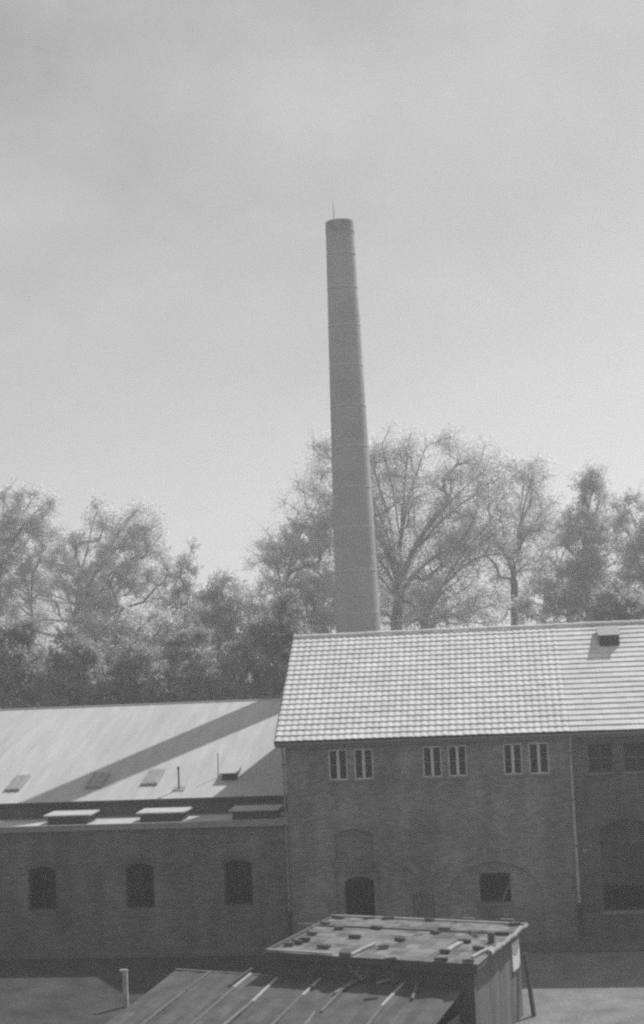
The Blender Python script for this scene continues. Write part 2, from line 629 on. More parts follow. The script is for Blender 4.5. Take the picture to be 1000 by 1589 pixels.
# square window with a broken board, plank door
sq = MB()
sq.box(6.72, 6.76, .2, .26, 1.45, 2.47); sq.box(7.75, 7.79, .2, .26, 1.45, 2.47)
sq.box(6.76, 7.75, .2, .26, 1.45, 1.49); sq.box(6.76, 7.75, .2, .26, 2.43, 2.47)
sq = sq.build('window', M['zinc_dark'], bld)
MB().beam((7.46, .16, 1.47), (7.78, .16, 2.1), .09, .03, (0, -1, 0)).build('broken_board', M['wood'], sq)
MB().box(6.66, 7.85, -0.0, .075, 1.36, 1.445).build('sill', M['stone'], sq)
dr = empty('door', (4.72, 0.15, 0.12)); dr.parent = bld; dr.location = np.array((4.72, .15, .12)) - WLOC[bld.name]
for i in range(5):
    MB().box(4.34 + i * .152, 4.34 + i * .152 + .147, .06, .09, .12, 1.80).build('plank', M['wood'], dr)
# anchor plates
for x, z, s in ((1.47, 4.65, .07), (3.14, 4.67, .08), (4.06, 4.65, .06), (3.51, 3.24, .07), (5.43, 3.26, .08), (6.94, 3.27, .10), (8.2, 3.20, .10),
             (9.9, 4.68, .08), (10.43, 3.18, .09), (10.64, 3.36, .06), (0.36, 1.62, .07), (0.56, 2.07, .06), (4.25, 2.9, .05)):
    mb = MB()
    k = 8
    ring = [(x + s * math.cos(2 * math.pi * i / k), z + s * math.sin(2 * math.pi * i / k)) for i in range(k)]
    mb.poly([(p, -.03, q) for p, q in ring])
    for i in range(k):
        a, b = ring[i], ring[(i + 1) % k]
        mb.poly([(a[0], -.03, a[1]), (a[0] * 1, 0.0, a[1]), (b[0], 0.0, b[1]), (b[0], -.03, b[1])])
    mb.build('anchor_plate', M['plate'], bld)

# ---- main roof
SL = math.hypot(YR_ + .35, ZR - ZE)
ev = np.array([0, (YR_ + .35) / SL, (ZR - ZE) / SL])      # up the slope
nv = np.array([0, -ev[2], ev[1]])
E0 = np.array([-0.3, -0.35, ZE])
XL, XRr = -0.3, XE + 0.3
mb = MB()
A0 = np.array([0, -.30, ZE]) - nv * .06
top = np.array([0, YR_, ZR]) - np.array([0, 0, .07])
back = np.array([0, 2 * YR_ + .30, ZE - .06])
for s in ((A0, top), (top, back)):
    a, b = s
    q = [a + [XL, 0, 0], a + [XRr, 0, 0], b + [XRr, 0, 0], b + [XL, 0, 0]]
    lo = [p - np.array([0, 0, .12]) for p in q]
    mb.poly(q); mb.poly(lo[::-1])
    for i in range(4):
        k = (i + 1) % 4
        mb.poly([q[i], lo[i], lo[k], q[k]])
roof = mb.build('roof', M['wood_dark'], bld)
TW, ROWS = 0.2487, 21
TP = (SL - 0.10) / ROWS


def pantile():
    """one S-shaped pantile, origin at its lower left, x across, y up the slope, z out of the roof"""
    vs, fs = [], []
    n = 8
    prof = []
    for i in range(n + 1):
        t = i / n
        z = 0.010 * math.sin(2 * math.pi * (t - 0.10)) + 0.008
        prof.append((t * (TW + .012), z))
    L = TP * 1.06
    for x, z in prof: vs.append((x, 0, z + .040))
    for x, z in prof: vs.append((x, L, z + .006))
    for x, z in prof: vs.append((x, 0, z + .024))
    for x, z in prof: vs.append((x, 0, z + .040))
    m_ = n + 1
    for i in range(n):
        fs.append((i, i + 1, m_ + i + 1, m_ + i))
        fs.append((2 * m_ + i, 2 * m_ + i + 1, 3 * m_ + i + 1, 3 * m_ + i))
    return np.array(vs), fs


def flattile(w):
    L = TP * 1.06
    vs = [(0.001, 0, .042), (w - .001, 0, .042), (w - .001, L, .006), (0.001, L, .006), (0.001, 0, .010), (w - .001, 0, .010), (0.001, 0, .042), (w - .001, 0, .042)]
    fs = [(0, 1, 2, 3), (4, 5, 7, 6)]
    return np.array(vs), fs


pv, pf = pantile()
fv, ff = flattile(0.30)
tme = bpy.data.meshes.new('roof_tile')
tme.from_pydata([tuple(v) for v in pv], [], pf)
tme.materials.append(M['tile'])
tme.polygons.foreach_set('use_smooth', [k % 2 == 0 for k in range(len(tme.polygons))])
rotm = Matrix(((1, 0, 0), tuple(ev), tuple(nv))).transposed()
NC = 42
stuff = MB()


def add_inst(mbx, vs, fs, o, jit):
    n = len(mbx.v)
    for x, y, z in vs:
        p = o + np.array([1., 0, 0]) * x + ev * y + nv * (z + jit)
        mbx.v.append(tuple(p))
    mbx.f += [tuple(n + i for i in q) for q in fs]


for r in range(ROWS):
    for c in range(NC):
        o = E0 + np.array([c * TW, 0, 0]) + ev * (r * TP)
        o = o + np.array([random.uniform(-.006, .006), 0, 0]) + ev * random.uniform(-.007, .007)
        j = random.uniform(-.003, .003)
        if r < 7:
            t = bpy.data.objects.new('roof_tile', tme)
            place(t, o + nv * j, roof)
            t.rotation_euler = (rotm @ Matrix.Rotation(random.uniform(-.012, .012), 3, 'Z')).to_euler()
        else:
            add_inst(stuff, pv, pf, o, j)
    x = -0.3 + NC * TW + 0.012
    while x < XRr - 0.3:
        o = np.array([x, E0[1], E0[2]]) + ev * (r * TP + random.uniform(-.006, .006))
        add_inst(stuff, fv, ff, o, random.uniform(-.003, .003))
        x += 0.30
st = stuff.build('roof_tiles', M['tile'], roof, kind='stuff', smooth=True)
# ridge tiles
x = XL
rme = None
while x < XRr - .1:
    if rme is None:
        mb = MB()
        n = 8
        for i in range(n):
            a, b = math.pi * i / n, math.pi * (i + 1) / n
            r0, r1 = .13, .115
            q = [(0, -r0 * math.cos(a), r0 * math.sin(a)), (0, -r0 * math.cos(b), r0 * math.sin(b)), (.39, -r1 * math.cos(b), r1 * math.sin(b)), (.39, -r1 * math.cos(a), r1 * math.sin(a))]
            mb.poly(q)
        o = mb.build('ridge_tile', M['tile'], roof, origin=(0, 0, 0))
        rme = o.data
        o.location = np.array([x, YR_, ZR - .02]) - WLOC[roof.name]
    else:
        o = bpy.data.objects.new('ridge_tile', rme)
        place(o, (x, YR_ + random.uniform(-.008, .008), ZR - .02 + random.uniform(-.008, .008)), roof)
    x += .37
# verge board, eaves board, gutter, vent box
a = np.array([-.33, -.36, ZE]) - nv * .10
b = np.array([-.33, YR_, ZR]) - nv * .10
MB().beam(a, b, .03, .2, nv).build('verge_board', M['paint_grey'], roof)
MB().box(XL, XRr, -.30, -.005, ZE - .21, ZE - .15).build('eaves_board', M['paint_grey'], roof)
mb = MB()
n = 6
for i in range(n):
    a, b = math.pi * i / n, math.pi * (i + 1) / n
    r_ = .075
    mb.poly([(XL, -.38 - r_ * math.cos(a), ZE - .06 - r_ * math.sin(a)), (XRr, -.38 - r_ * math.cos(a), ZE - .06 - r_ * math.sin(a)),
             (XRr, -.38 - r_ * math.cos(b), ZE - .06 - r_ * math.sin(b)), (XL, -.38 - r_ * math.cos(b), ZE - .06 - r_ * math.sin(b))])
mb.build('gutter', M['zinc'], bld, smooth=True)
mb = MB()
vz = lambda y: ZE + (y + .35) * (ZR - ZE) / (YR_ + .35)
prof = [(4.05, vz(4.05)), (4.05, vz(4.05) + .42), (5.0, vz(5.0) + .16), (5.0, vz(5.0))]
for i in range(4):
    k = (i + 1) % 4
    mb.poly([(11.68, prof[i][0], prof[i][1]), (12.42, prof[i][0], prof[i][1]), (12.42, prof[k][0], prof[k][1]), (11.68, prof[k][0], prof[k][1])])
mb.poly([(11.68, y, z) for y, z in prof]); mb.poly([(12.42, y, z) for y, z in prof[::-1]])
vb = mb.build('roof_vent', M['zinc_dark'], roof)
mb = MB()
q = [(11.63, 3.97, vz(4.05) + .435), (12.47, 3.97, vz(4.05) + .435), (12.47, 5.0, vz(5.0) + .165), (11.63, 5.0, vz(5.0) + .165)]
up_ = [(x_, y_, z_ + .03) for x_, y_, z_ in q]
mb.poly(up_); mb.poly(q[::-1])
for i in range(4):
    k = (i + 1) % 4
    mb.poly([q[i], q[k], up_[k], up_[i]])
mb.build('vent_lid', M['zinc'], vb)


def downpipe(x, y, z0, z1, r_, mt, zmid=None):
    mb = MB()
    mb.tube([(x, -.38, z1 + .12), (x, -.34, z1), (x, y - .02, z1 - .28), (x, y, z1 - .42), (x, y, z0)], r_, 10)
    o = mb.build('downpipe', M[mt], bld, smooth=True)
    z = z0 + .4
    while z < z1 - .5:
        MB().tube([(x, y, z - .02), (x, y, z + .02)], r_ * 1.35, 10).build('pipe_bracket', M['zinc_dark'], o)
        z += 1.6
    return o


downpipe(10.13, -.09, 1.38, 7.12, .055, 'zinc_bar')
mb = MB().tube([(10.13, -.09, 0.12), (10.13, -.09, 1.40)], .075, 10).tube([(10.13, -.09, 1.30), (10.13, -.09, 1.42)], .09, 10)
mb.build('cast_iron_standpipe', M['zinc_dark'], bld, smooth=True)
downpipe(-.07, -.09, 1.3, 7.08, .035, 'paint_grey')
MB().tube([(-.07, -.09, .12), (-.07, -.09, 1.32)], .06, 10).build('cast_iron_standpipe', M['zinc_dark'], bld, smooth=True)

# ------------------------------------------------------------------ workshop on the left
ZL0, ZL1, YL1, ZL2, YL2, ZS = 4.58, 5.10, 2.66, 8.19, 13.08, 4.47
wk = empty('workshop_building', (-9, 0, 0))
tag(wk, 'low brick workshop with wide smooth pale roof crossed by the chimney shadow', 'building')
lw = [(-9.72, -8.66, 1.51, 3.10), (-6.06, -5.0, 1.51, 3.12), (-2.42, -1.38, 1.55, 3.17), (-13.4, -12.34, 1.51, 3.08), (-17, -15.95, 1.51, 3.08)]
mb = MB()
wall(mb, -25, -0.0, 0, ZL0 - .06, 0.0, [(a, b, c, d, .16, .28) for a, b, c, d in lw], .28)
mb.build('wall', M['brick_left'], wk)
for a, b, c, d in lw:
    fr = MB()
    t = .05
    fr.box(a, a + t, .2, .26, c, d - .14); fr.box(b - t, b, .2, .26, c, d - .14)
    fr.box(a + t, b - t, .2, .26, c, c + t)
    for i in (2,):
        x = a + (b - a) * i / 4
        fr.box(x - .010, x + .010, .21, .25, c + t, d - .03)
    for i in (2, 4):
        z = c + (d - c) * i / 5
        fr.box(a + t, b - t, .215, .245, z - .008, z + .008)
    wd = fr.build('window', M['zinc_dark'], wk)
    for i in range(4):
        for k in range(5):
            if random.random() < .88: continue
            x0, x1 = a + (b - a) * i / 4, a + (b - a) * (i + 1) / 4
            z0, z1 = c + (d - c) * k / 5, c + (d - c) * (k + 1) / 5
            MB().box(x0 + .01, x1 - .01, .251, .257, z0 + .01, z1 - .01).build('pane', M['glass'], wd)
    mb = MB()                                            # flat brick arch
    pts, po = arc_pts(a - .02, b + .02, d - .16, .16, 10), arc_pts(a - .14, b + .14, d - .0, .20, 10)
    for i in range(10):
        p, q, r_, s = pts[i], pts[i + 1], po[i + 1], po[i]
        mb.poly([(p[0], -.012, p[1]), (q[0], -.012, q[1]), (r_[0], -.012, r_[1]), (s[0], -.012, s[1])])
        mb.poly([(s[0], -.012, s[1]), (r_[0], -.012, r_[1]), (r_[0], .0, r_[1]), (s[0], .0, s[1])])
        mb.poly([(p[0], -.012, p[1]), (p[0], .02, p[1]), (q[0], .02, q[1]), (q[0], -.012, q[1])])
    mb.build('window_arch', M['brick_dark'], wk)
# ends, rear
for gx in (-24.98, -0.45):
    mb = MB()
    prof = [(.05, 0), (23.2, 0), (23.2, 5.0), (YL2, ZL2 - .16), (YL1 + .3, ZL1 - .1), (YL1 + .3, ZS - .12), (.05, ZL0 - .14)]
    L = [(gx, y, z) for y, z in prof]
    Rr = [(gx + .3, y, z) for y, z in prof]
    mb.poly(L[::-1]); mb.poly(Rr)
    for i in range(7):
        k = (i + 1) % 7
        mb.poly([L[i], L[k], Rr[k], Rr[i]])
    mb.build('end_wall', M['brick_left'], wk)
MB().box(-24.67, -.46, 22.9, 23.19, 0, 5.0).build('rear_wall', M['brick_left'], wk)
MB().box(-24.67, -.003, YL1 + .26, YL1 + .46, ZS - .1, ZL1 + .02).build('clerestory_wall', M['brick_dark'], wk)
# lower flat roof with a kerb and three box rooflights
mb = MB()
q = [(-25, -.12, ZL0 - .08), (-.003, -.12, ZL0 - .08), (-.003, YL1 + .25, ZS), (-25, YL1 + .25, ZS)]
lo = [(x, y, z - .12) for x, y, z in q]
mb.poly(q); mb.poly(lo[::-1])
for i in range(4):
    k = (i + 1) % 4
    mb.poly([q[i], lo[i], lo[k], q[k]])
fl = mb.build('flat_roof', M['felt_strip'], wk)
MB().box(-25, -.004, -.17, -.06, ZL0 - .22, ZL0 + .0).build('eaves_board', M['zinc'], wk)
zf = lambda y: ZL0 - .08 + (y + .12) * (ZS - ZL0 + .08) / (YL1 + .37)
for x0, x1 in ((-9.15, -7.62), (-5.62, -4.05), (-2.15, -.55)):
    y0, y1 = .70, 1.75
    r_ = MB().box(x0, x1, y0, y1, zf(y0) - .05, zf(y1) + .30).build('roof_light', M['zinc_dark'], wk)
    mb = MB()
    x0, x1, y0, y1 = x0 - .12, x1 + .14, y0 - .12, y1 + .12
    za, zb = zf(y0) + .31, zf(y1) + .33
    q = [(x0, y0, za), (x1, y0, za), (x1, y1, zb), (x0, y1, zb)]
    tp = [(x, y, z + .05) for x, y, z in q]
    mb.poly(tp); mb.poly(q[::-1])
    for i in range(4):
        k = (i + 1) % 4
        mb.poly([q[i], q[k], tp[k], tp[i]])
    mb.build('lid', M['felt_strip'], r_)
# big felted roof
tl = (ZL2 - ZL1) / (YL2 - YL1)
le = np.array([0, 1, tl]) / math.hypot(1, tl)
ln = np.array([0, -le[2], le[1]])
mb = MB()
a, b, c = np.array([0, YL1, ZL1 - .012]), np.array([0, YL2, ZL2 - .012]), np.array([0, 23.4, 5.1])
for s, e in ((a, b), (b, c)):
    q = [s + [-25, 0, 0], s + [-.16, 0, 0], e + [-.16, 0, 0], e + [-25, 0, 0]]
    lo = [p - np.array([0, 0, .13]) for p in q]
    mb.poly(q); mb.poly(lo[::-1])
    for i in range(4):
        k = (i + 1) % 4
        mb.poly([q[i], lo[i], lo[k], q[k]])
lr = mb.build('main_roof', M['felt_dark'], wk)
LS = math.hypot(YL2 - YL1, ZL2 - ZL1)
x = -25.0
fme = None
W_ = 0.98
while x < -.2:
    w = min(W_, -.17 - x)
    if fme is None or w < W_:
        vs = [(0, 0, .004), (w, 0, .001), (w, LS, .001), (0, LS, .004), (0, 0, -.008), (w, 0, -.008), (0, LS, -.008)]
        me = bpy.data.meshes.new('felt_strip')
        me.from_pydata(vs, [], [(0, 1, 2, 3), (4, 5, 1, 0), (4, 0, 3, 6)])
        me.materials.append(M['felt_roof'])
        if w == W_: fme = me
    else:
        me = fme
    o = bpy.data.objects.new('felt_strip', me)
    place(o, np.array([x, YL1, ZL1]), lr)
    o.rotation_euler = Matrix(((1, 0, 0), tuple(le), tuple(ln))).transposed().to_euler()
    x += W_
MB().tube([(-25, YL2, ZL2 + .0), (-.17, YL2, ZL2 + .0)], .06, 8).build('ridge_roll', M['felt_roof'], lr)
mb = MB()
n = 6
for i in range(n):
    a, b = math.pi * i / n, math.pi * (i + 1) / n
    mb.poly([(-25, YL1 - .04 - .06 * math.cos(a), ZL1 - .05 - .06 * math.sin(a)), (-.01, YL1 - .04 - .06 * math.cos(a), ZL1 - .05 - .06 * math.sin(a)),
             (-.01, YL1 - .04 - .06 * math.cos(b), ZL1 - .05 - .06 * math.sin(b)), (-25, YL1 - .04 - .06 * math.cos(b), ZL1 - .05 - .06 * math.sin(b))])
mb.build('gutter', M['zinc_dark'], lr)


def roofpt(x, y, h=0):
    return np.array([x, y, ZL1 + (y - YL1) * tl]) + ln * h


for x0, x1, y0, y1 in ((-11.88, -11.30, 3.78, 5.18), (-8.62, -7.98, 3.80, 5.20), (-6.36, -5.74, 3.93, 5.33), (-15.2, -14.6, 3.8, 5.2)):
    L = (y1 - y0) / le[1]
    s = MB()
    o = roofpt(x0, y0)
    w = x1 - x0
    s.obox(o, (1, 0, 0), le, ln, 0, w, 0, L, 0, .09)
    s = s.build('skylight', M['zinc'], wk)
    for k in range(2):
        MB().obox(o, (1, 0, 0), le, ln, .05 + k * (w / 2 - .015), w / 2 + k * (w / 2 - .05) - .02 + .0, .07, L - .07, .091, .100).build('pane', M['dusty_light'] if 'dusty_light' in M else M['zinc'], s)
    for k in (0, 1, 2):
        xx = (0.0, w / 2 - .02, w - .045)[k]
        MB().obox(o, (1, 0, 0), le, ln, xx, xx + .045, -.01, L + .01, .092, .13).build('bar', M['zinc_bar'], s)
# propped-open hatch
hx0, hx1, hy0, hy1 = -3.2, -2.62, 4.2, 5.3
o = roofpt(hx0, hy0)
h = MB()
h.obox(o, (1, 0, 0), le, ln, 0, .58, 0, .05, 0, .16); h.obox(o, (1, 0, 0), le, ln, 0, .58, 1.1, 1.15, 0, .16)
h.obox(o, (1, 0, 0), le, ln, 0, .04, .05, 1.1, 0, .16); h.obox(o, (1, 0, 0), le, ln, .54, .58, .05, 1.1, 0, .16)
h = h.build('roof_hatch', M['zinc_dark'], wk)
lid_d = le * math.cos(R(6)) + ln * math.sin(R(6)) * -1
lid_n = np.cross((1, 0, 0), lid_d)
MB().obox(roofpt(hx0 - .04, hy0 - .08, .30), (1, 0, 0), lid_d, lid_n, 0, .68, 0, 1.28, 0, .035).build('lid', M['felt_strip'], h)
MB().tube([roofpt(hx0 + .05, hy0 + .03, .1), roofpt(hx0 + .05, hy0 - .03, .31)], .012, 6).build('prop', M['zinc_dark'], h)
MB().tube([roofpt(-3.42, 4.55, .0), roofpt(-3.40, 4.55, 0) + [0, 0, .95]], .018, 6).build('aerial_rod', M['zinc_dark'], wk)
vp = MB().tube([roofpt(-4.77, 3.5, -.02), roofpt(-4.77, 3.5) + [0, 0, .80]], .032, 10).build('vent_pipe', M['zinc_dark'], wk)
MB().tube([roofpt(-4.77, 3.5) + [0, 0, .78], roofpt(-4.77, 3.5) + [0, 0, .86]], .05, 10).build('cowl', M['zinc_dark'], vp)
MB().obox(roofpt(-5.0, 3.3), (1, 0, 0), le, ln, 0, .46, 0, .4, 0, .03).build('flashing', M['zinc'], vp)

# ------------------------------------------------------------------ chimney
CX, CY, CH = 1.2, 17.0, 31.35
ch = empty('chimney', (CX, CY, 0))
tag(ch, 'tall tapering round brick factory chimney rising behind the tiled roof', 'chimney')
rad = lambda z: 1.095 - (z - 11) * (1.095 - .690) / (31.35 - 11)
mb = MB()
n = 56
rings = []
zs = np.arange(0, CH - .001, 0.28).tolist() + [CH - .9, CH - .62, CH - .6, CH - .12, CH - .02]
zs = sorted(set(round(z, 3) for z in zs if z < CH))
rng = np.random.RandomState(3)
for z in zs:
    e = .0
    if z > CH - .61: e = .010
    if z > CH - .10: e = -.01
    rr = rad(z) + e + rng.uniform(-.005, .005)
    base = len(mb.v)
    for k in range(n):
        t = 2 * math.pi * k / n
        mb.v.append((CX + rr * math.cos(t), CY + rr * math.sin(t), z))
    rings.append(base)
for a, b in zip(rings[:-1], rings[1:]):
    for k in range(n):
        mb.f.append((a + k, a + (k + 1) % n, b + (k + 1) % n, b + k))
# mouth of the flue
a = rings[-1]
base = len(mb.v)
for k in range(n):
    t = 2 * math.pi * k / n
    mb.v.append((CX + .46 * math.cos(t), CY + .46 * math.sin(t), CH - .02))
base2 = len(mb.v)
for k in range(n):
    t = 2 * math.pi * k / n
    mb.v.append((CX + .46 * math.cos(t), CY + .46 * math.sin(t), CH - 4))
for k in range(n):
    mb.f.append((a + k, a + (k + 1) % n, base + (k + 1) % n, base + k))
    mb.f.append((base + k, base + (k + 1) % n, base2 + (k + 1) % n, base2 + k))
mb.build('shaft', M['brick_chimney'], ch, smooth=False)
mb = MB()
for z0, z1, e in ((CH - .56, CH + .005, .022),):
    for k in range(n):
        t, u_ = 2 * math.pi * k / n, 2 * math.pi * (k + 1) / n
        r0, r1 = rad(z0) + e, rad(z1) + e - .01
        P = lambda r_, t_, z_: (CX + r_ * math.cos(t_), CY + r_ * math.sin(t_), z_)
        mb.poly([P(r0, t, z0), P(r0, u_, z0), P(r1, u_, z1), P(r1, t, z1)])
        mb.poly([P(r1, t, z1), P(r1, u_, z1), P(.47, u_, z1), P(.47, t, z1)])
        mb.poly([P(r0, u_, z0), P(r0, t, z0), P(r0 - .04, t, z0), P(r0 - .04, u_, z0)])
mb.build('crown', M['soot'], ch)
for z in (3.95, 5.97, 7.98, 10.0, 12.0, 14.05, 16.15, 18.1, 20.1, 22.1, 24.1, 26.1, 28.0, 29.7):
    mb = MB()
    r_ = rad(z) + .016
    for k in range(n):
        t, u_ = 2 * math.pi * k / n, 2 * math.pi * (k + 1) / n
        P = lambda q_, t_, z_: (CX + q_ * math.cos(t_), CY + q_ * math.sin(t_), z_)
        mb.poly([P(r_, t, z - .022), P(r_, u_, z - .022), P(r_, u_, z + .03), P(r_, t, z + .03)])
        mb.poly([P(r_, t, z + .03), P(r_, u_, z + .03), P(r_ - .03, u_, z + .03), P(r_ - .03, t, z + .03)])
    mb.build('iron_band', M['iron_band'], ch)
MB().tube([(CX - .22, CY - .5, CH - .3), (CX - .22, CY - .5, CH + .4), (CX - .24, CY - .5, CH + 1.0)], [.02, .018, .008], 6).build('lightning_rod', M['zinc_dark'], ch)


# ------------------------------------------------------------------ trees
def tree(name, label, Y, trunk_px, ells, ncl, leaf, lpc, seed, cat='tree', group=None, tr=.028, lsize=.155, fork=.35, crad=.8, stems=1, fill=1.0, droop=0.0):
    """ells: crown volumes as (px, py, half width px, half height px); turned into metres at depth Y"""
    rng = np.random.RandomState(seed)
    b0 = at(trunk_px[0], trunk_px[1], Y)
    sc_ = FPX / ((np.array([b0[0], Y, 12]) - CAM) @ fw)
    E = []
    for ex, ey, ew, eh in ells:
        c = at(ex, ey, Y)
        E.append((np.array([c[0], Y + rng.uniform(-.6, .6), c[2]]), np.array([ew / sc_, min(ew, eh * 1.3) / sc_ * .6, eh / sc_])))
    base = np.array([b0[0], Y, 0.0])
    zlow = min(c[2] - r_[2] for c, r_ in E)
    ztop = max(c[2] + r_[2] for c, r_ in E)
    cen = np.mean([c for c, _ in E], axis=0)
    nodes, par, fixed = [], [], []
    def add(p, pa):
        nodes.append(np.array(p, float)); par.append(pa); return len(nodes) - 1
    fz = max(1.0, zlow + (ztop - zlow) * fork * .5) if zlow > 2 else max(.8, ztop * .18)
    for s_ in range(stems):
        off = np.array([rng.uniform(-.5, .5), rng.uniform(-.4, .4), 0]) * (stems > 1) * 1.6
        last = add(base + off * .4, -1)
        k = max(3, int(fz / 1.1))
        fx = (at(trunk_px[0], trunk_px[1], Y)[0] - base[0])
        top_ = np.array([base[0] + (cen[0] - base[0]) * .25 + off[0] * 1.6, Y + off[1] * 1.4, fz * (1 + .15 * rng.uniform(-1, 1))])
        for i in range(1, k + 1):
            t = i / k
            p = base + off * .4 + (top_ - base - off * .4) * t + np.array([rng.normal(0, .07), rng.normal(0, .07), 0])
            last = add(p, last)
    start = [i for i, p in enumerate(nodes) if p[2] > fz * .55]
    vol = np.array([r_.prod() for _, r_ in E]) ** .75
    pick = rng.choice(len(E), ncl, p=vol / vol.sum())
    A = []
    for i in pick:
        c, r_ = E[i]
        d = rng.normal(size=3); d /= np.linalg.norm(d)
        q = c + d * r_ * rng.uniform(.15, 1) ** .45 * rng.uniform(.9, 1.08)
        if q[2] > .6: A.append(q)
    A.sort(key=lambda q: np.linalg.norm(q - nodes[start[-1]]))
    tips = []
    # long primary limbs first: one or two into each crown volume
    prim = []
    for c, r_ in E:
        prim.append(c + r_ * np.array([rng.uniform(-.3, .3), rng.uniform(-.3, .3), .55]))
        if r_[0] > 1.7: prim.append(c + r_ * np.array([rng.choice([-.6, .6]), rng.uniform(-.4, .4), .35]))
    prim = [q for q in prim if q[2] > fz]
    n0 = len(nodes)
    GD = {i: (nodes[i] - nodes[par[i]] if par[i] >= 0 else np.array([0, 0, 1.])) for i in range(n0)}
    for qi, q in enumerate(prim + A):
        N = np.array(nodes)
        G_ = np.array([GD[i] / (np.linalg.norm(GD[i]) + 1e-6) for i in range(len(nodes))])
        d = q - N
        dist = np.linalg.norm(d, axis=1) + .05
        ca = (d * G_).sum(1) / dist
        cost = dist * (1 + .9 * (1 - ca)) * (1 + 1.0 * np.clip(-d[:, 2] / dist, 0, 1)) + 5.0 * (N[:, 2] < fz * .5)
        if qi < len(prim):
            cost = cost[:n0]
        j = int(np.argmin(cost))
        p0 = nodes[j]
        L = np.linalg.norm(q - p0)
        k = max(2, int(L / .8))
        ctrl = p0 + G_[j] * L * .38 + np.array([rng.normal(0, .04 * L), rng.normal(0, .04 * L), .05 * L])
        last = j
        for i in range(1, k + 1):
            t = i / k
            p = (1 - t) ** 2 * p0 + 2 * t * (1 - t) * ctrl + t * t * q + rng.normal(0, .03, 3) * (i < k)
            last = add(p, last)
            GD[last] = nodes[last] - nodes[par[last]]
        tips.append(last)
    cnt = np.zeros(len(nodes))
    for t in tips: cnt[t] += 1
    for i in range(len(nodes) - 1, -1, -1):
        if par[i] >= 0: cnt[par[i]] += cnt[i]
    rad_ = tr * np.maximum(cnt, .6) ** .48
    t_ob = empty(name, tuple(base))
    tag(t_ob, label, cat, group)
    mb = MB()
    for i, pa in enumerate(par):
        if pa < 0: continue
        mb.tube([nodes[pa], nodes[i]], [min(rad_[pa], rad_[i] * 1.35), rad_[i]], 6 if rad_[i] > .06 else 4, cap=False)
    # leafy twigs
    P, D = [], []
    tips_all = [(nodes[t], nodes[t] - nodes[par[t]]) for t in tips]
    extra = [i for i in range(len(nodes)) if cnt[i] <= 3 and par[i] >= 0 and rng.rand() < .35]
    tips_all += [(nodes[i], nodes[i] - nodes[par[i]]) for i in extra]
    for c, dd in tips_all:
        dd = dd / (np.linalg.norm(dd) + 1e-6)
        nt_ = rng.randint(5, 9)
        for s_ in range(nt_):
            v = rng.normal(size=3) + dd * .7 + np.array([0, 0, .25 - droop])
            v /= np.linalg.norm(v)
            L = crad * rng.uniform(.5, 1.25)
            mid = c + v * L * .5
            e = c + v * L + np.array([0, 0, -.08 * L - droop * L * .4])
            mb.tube([c, mid, e], [tr * .42, tr * .32, tr * .2], 3, cap=False)
            m_ = max(3, int(lpc * rng.uniform(.5, 1.5) / nt_ * 1.0))
            t = rng.rand(m_) ** .8
            pos = c + np.outer(t, e - c) + rng.normal(0, crad * .13 * fill, (m_, 3))
            P.append(pos)
            D.append(np.tile(v, (m_, 1)))
    mb.build('trunk', M['bark'], t_ob, origin=tuple(base))
    P, D = np.vstack(P), np.vstack(D)
    N = len(P)
    ax = D + rng.normal(0, .8, (N, 3))
    ax /= np.linalg.norm(ax, axis=1)[:, None]
    nn = rng.normal(0, 1, (N, 3)) + np.array([0, 0, .5])
    sd_ = np.cross(ax, nn); sd_ /= np.linalg.norm(sd_, axis=1)[:, None] + 1e-6
    nn = np.cross(sd_, ax)
    L = lsize * rng.uniform(.55, 1.35, N)[:, None]
    W = L * rng.uniform(.22, .36, N)[:, None]
    p0 = P; p2 = P + ax * L; p1 = P + ax * L * .45 + sd_ * W - nn * L * .05; p3 = P + ax * L * .45 - sd_ * W - nn * L * .05
    V = np.stack([p0, p1, p2, p3], 1).reshape(-1, 3) - base
    me = bpy.data.meshes.new('crown')
    me.vertices.add(4 * N); me.loops.add(4 * N); me.polygons.add(N)
    me.vertices.foreach_set('co', V.ravel())
    me.loops.foreach_set('vertex_index', np.arange(4 * N, dtype=np.int32))
    me.polygons.foreach_set('loop_start', np.arange(0, 4 * N, 4, dtype=np.int32))
    me.polygons.foreach_set('loop_total', np.full(N, 4, dtype=np.int32))
    me.update()
    me.materials.append(M[leaf])
    o = bpy.data.objects.new('crown', me)
    place(o, tuple(base), t_ob)
    return t_ob


GT = 'trees behind the factory'
tree('tree', 'slender leafy tree at the left edge of the trees', 46, (22, 1060), [(55, 795, 38, 44), (40, 850, 44, 60), (30, 925, 38, 60), (82, 850, 22, 50), (10, 800, 30, 50), (-20, 880, 45, 90)], 130, 'leaf_mid', 190, 11, group=GT, crad=.95, stems=2, tr=.021)
tree('tree', 'broad leafy tree with a rounded top above the pale workshop roof', 48, (88, 1060), [(205, 826, 55, 46), (175, 880, 60, 55), (240, 880, 36, 50), (150, 803, 18, 26), (115, 880, 34, 60), (205, 945, 70, 45), (130, 960, 40, 40)], 190, 'leaf_mid', 190, 12, group=GT, crad=1.0, stems=2, tr=.021)
tree('tree', 'thin pointed young tree in the gap right of the rounded left tree', 50, (270, 1050), [(297, 868, 13, 32), (285, 905, 26, 40), (270, 960, 36, 40), (310, 950, 30, 40)], 70, 'leaf_mid', 170, 13, group=GT, crad=.75)
tree('tree', 'low pale-leaved tree in front of the left trees', 43.5, (180, 1080), [(150, 990, 45, 36), (225, 985, 55, 45), (265, 1010, 50, 50), (190, 1030, 65, 40)], 140, 'leaf', 125, 14, group=GT, crad=.9)
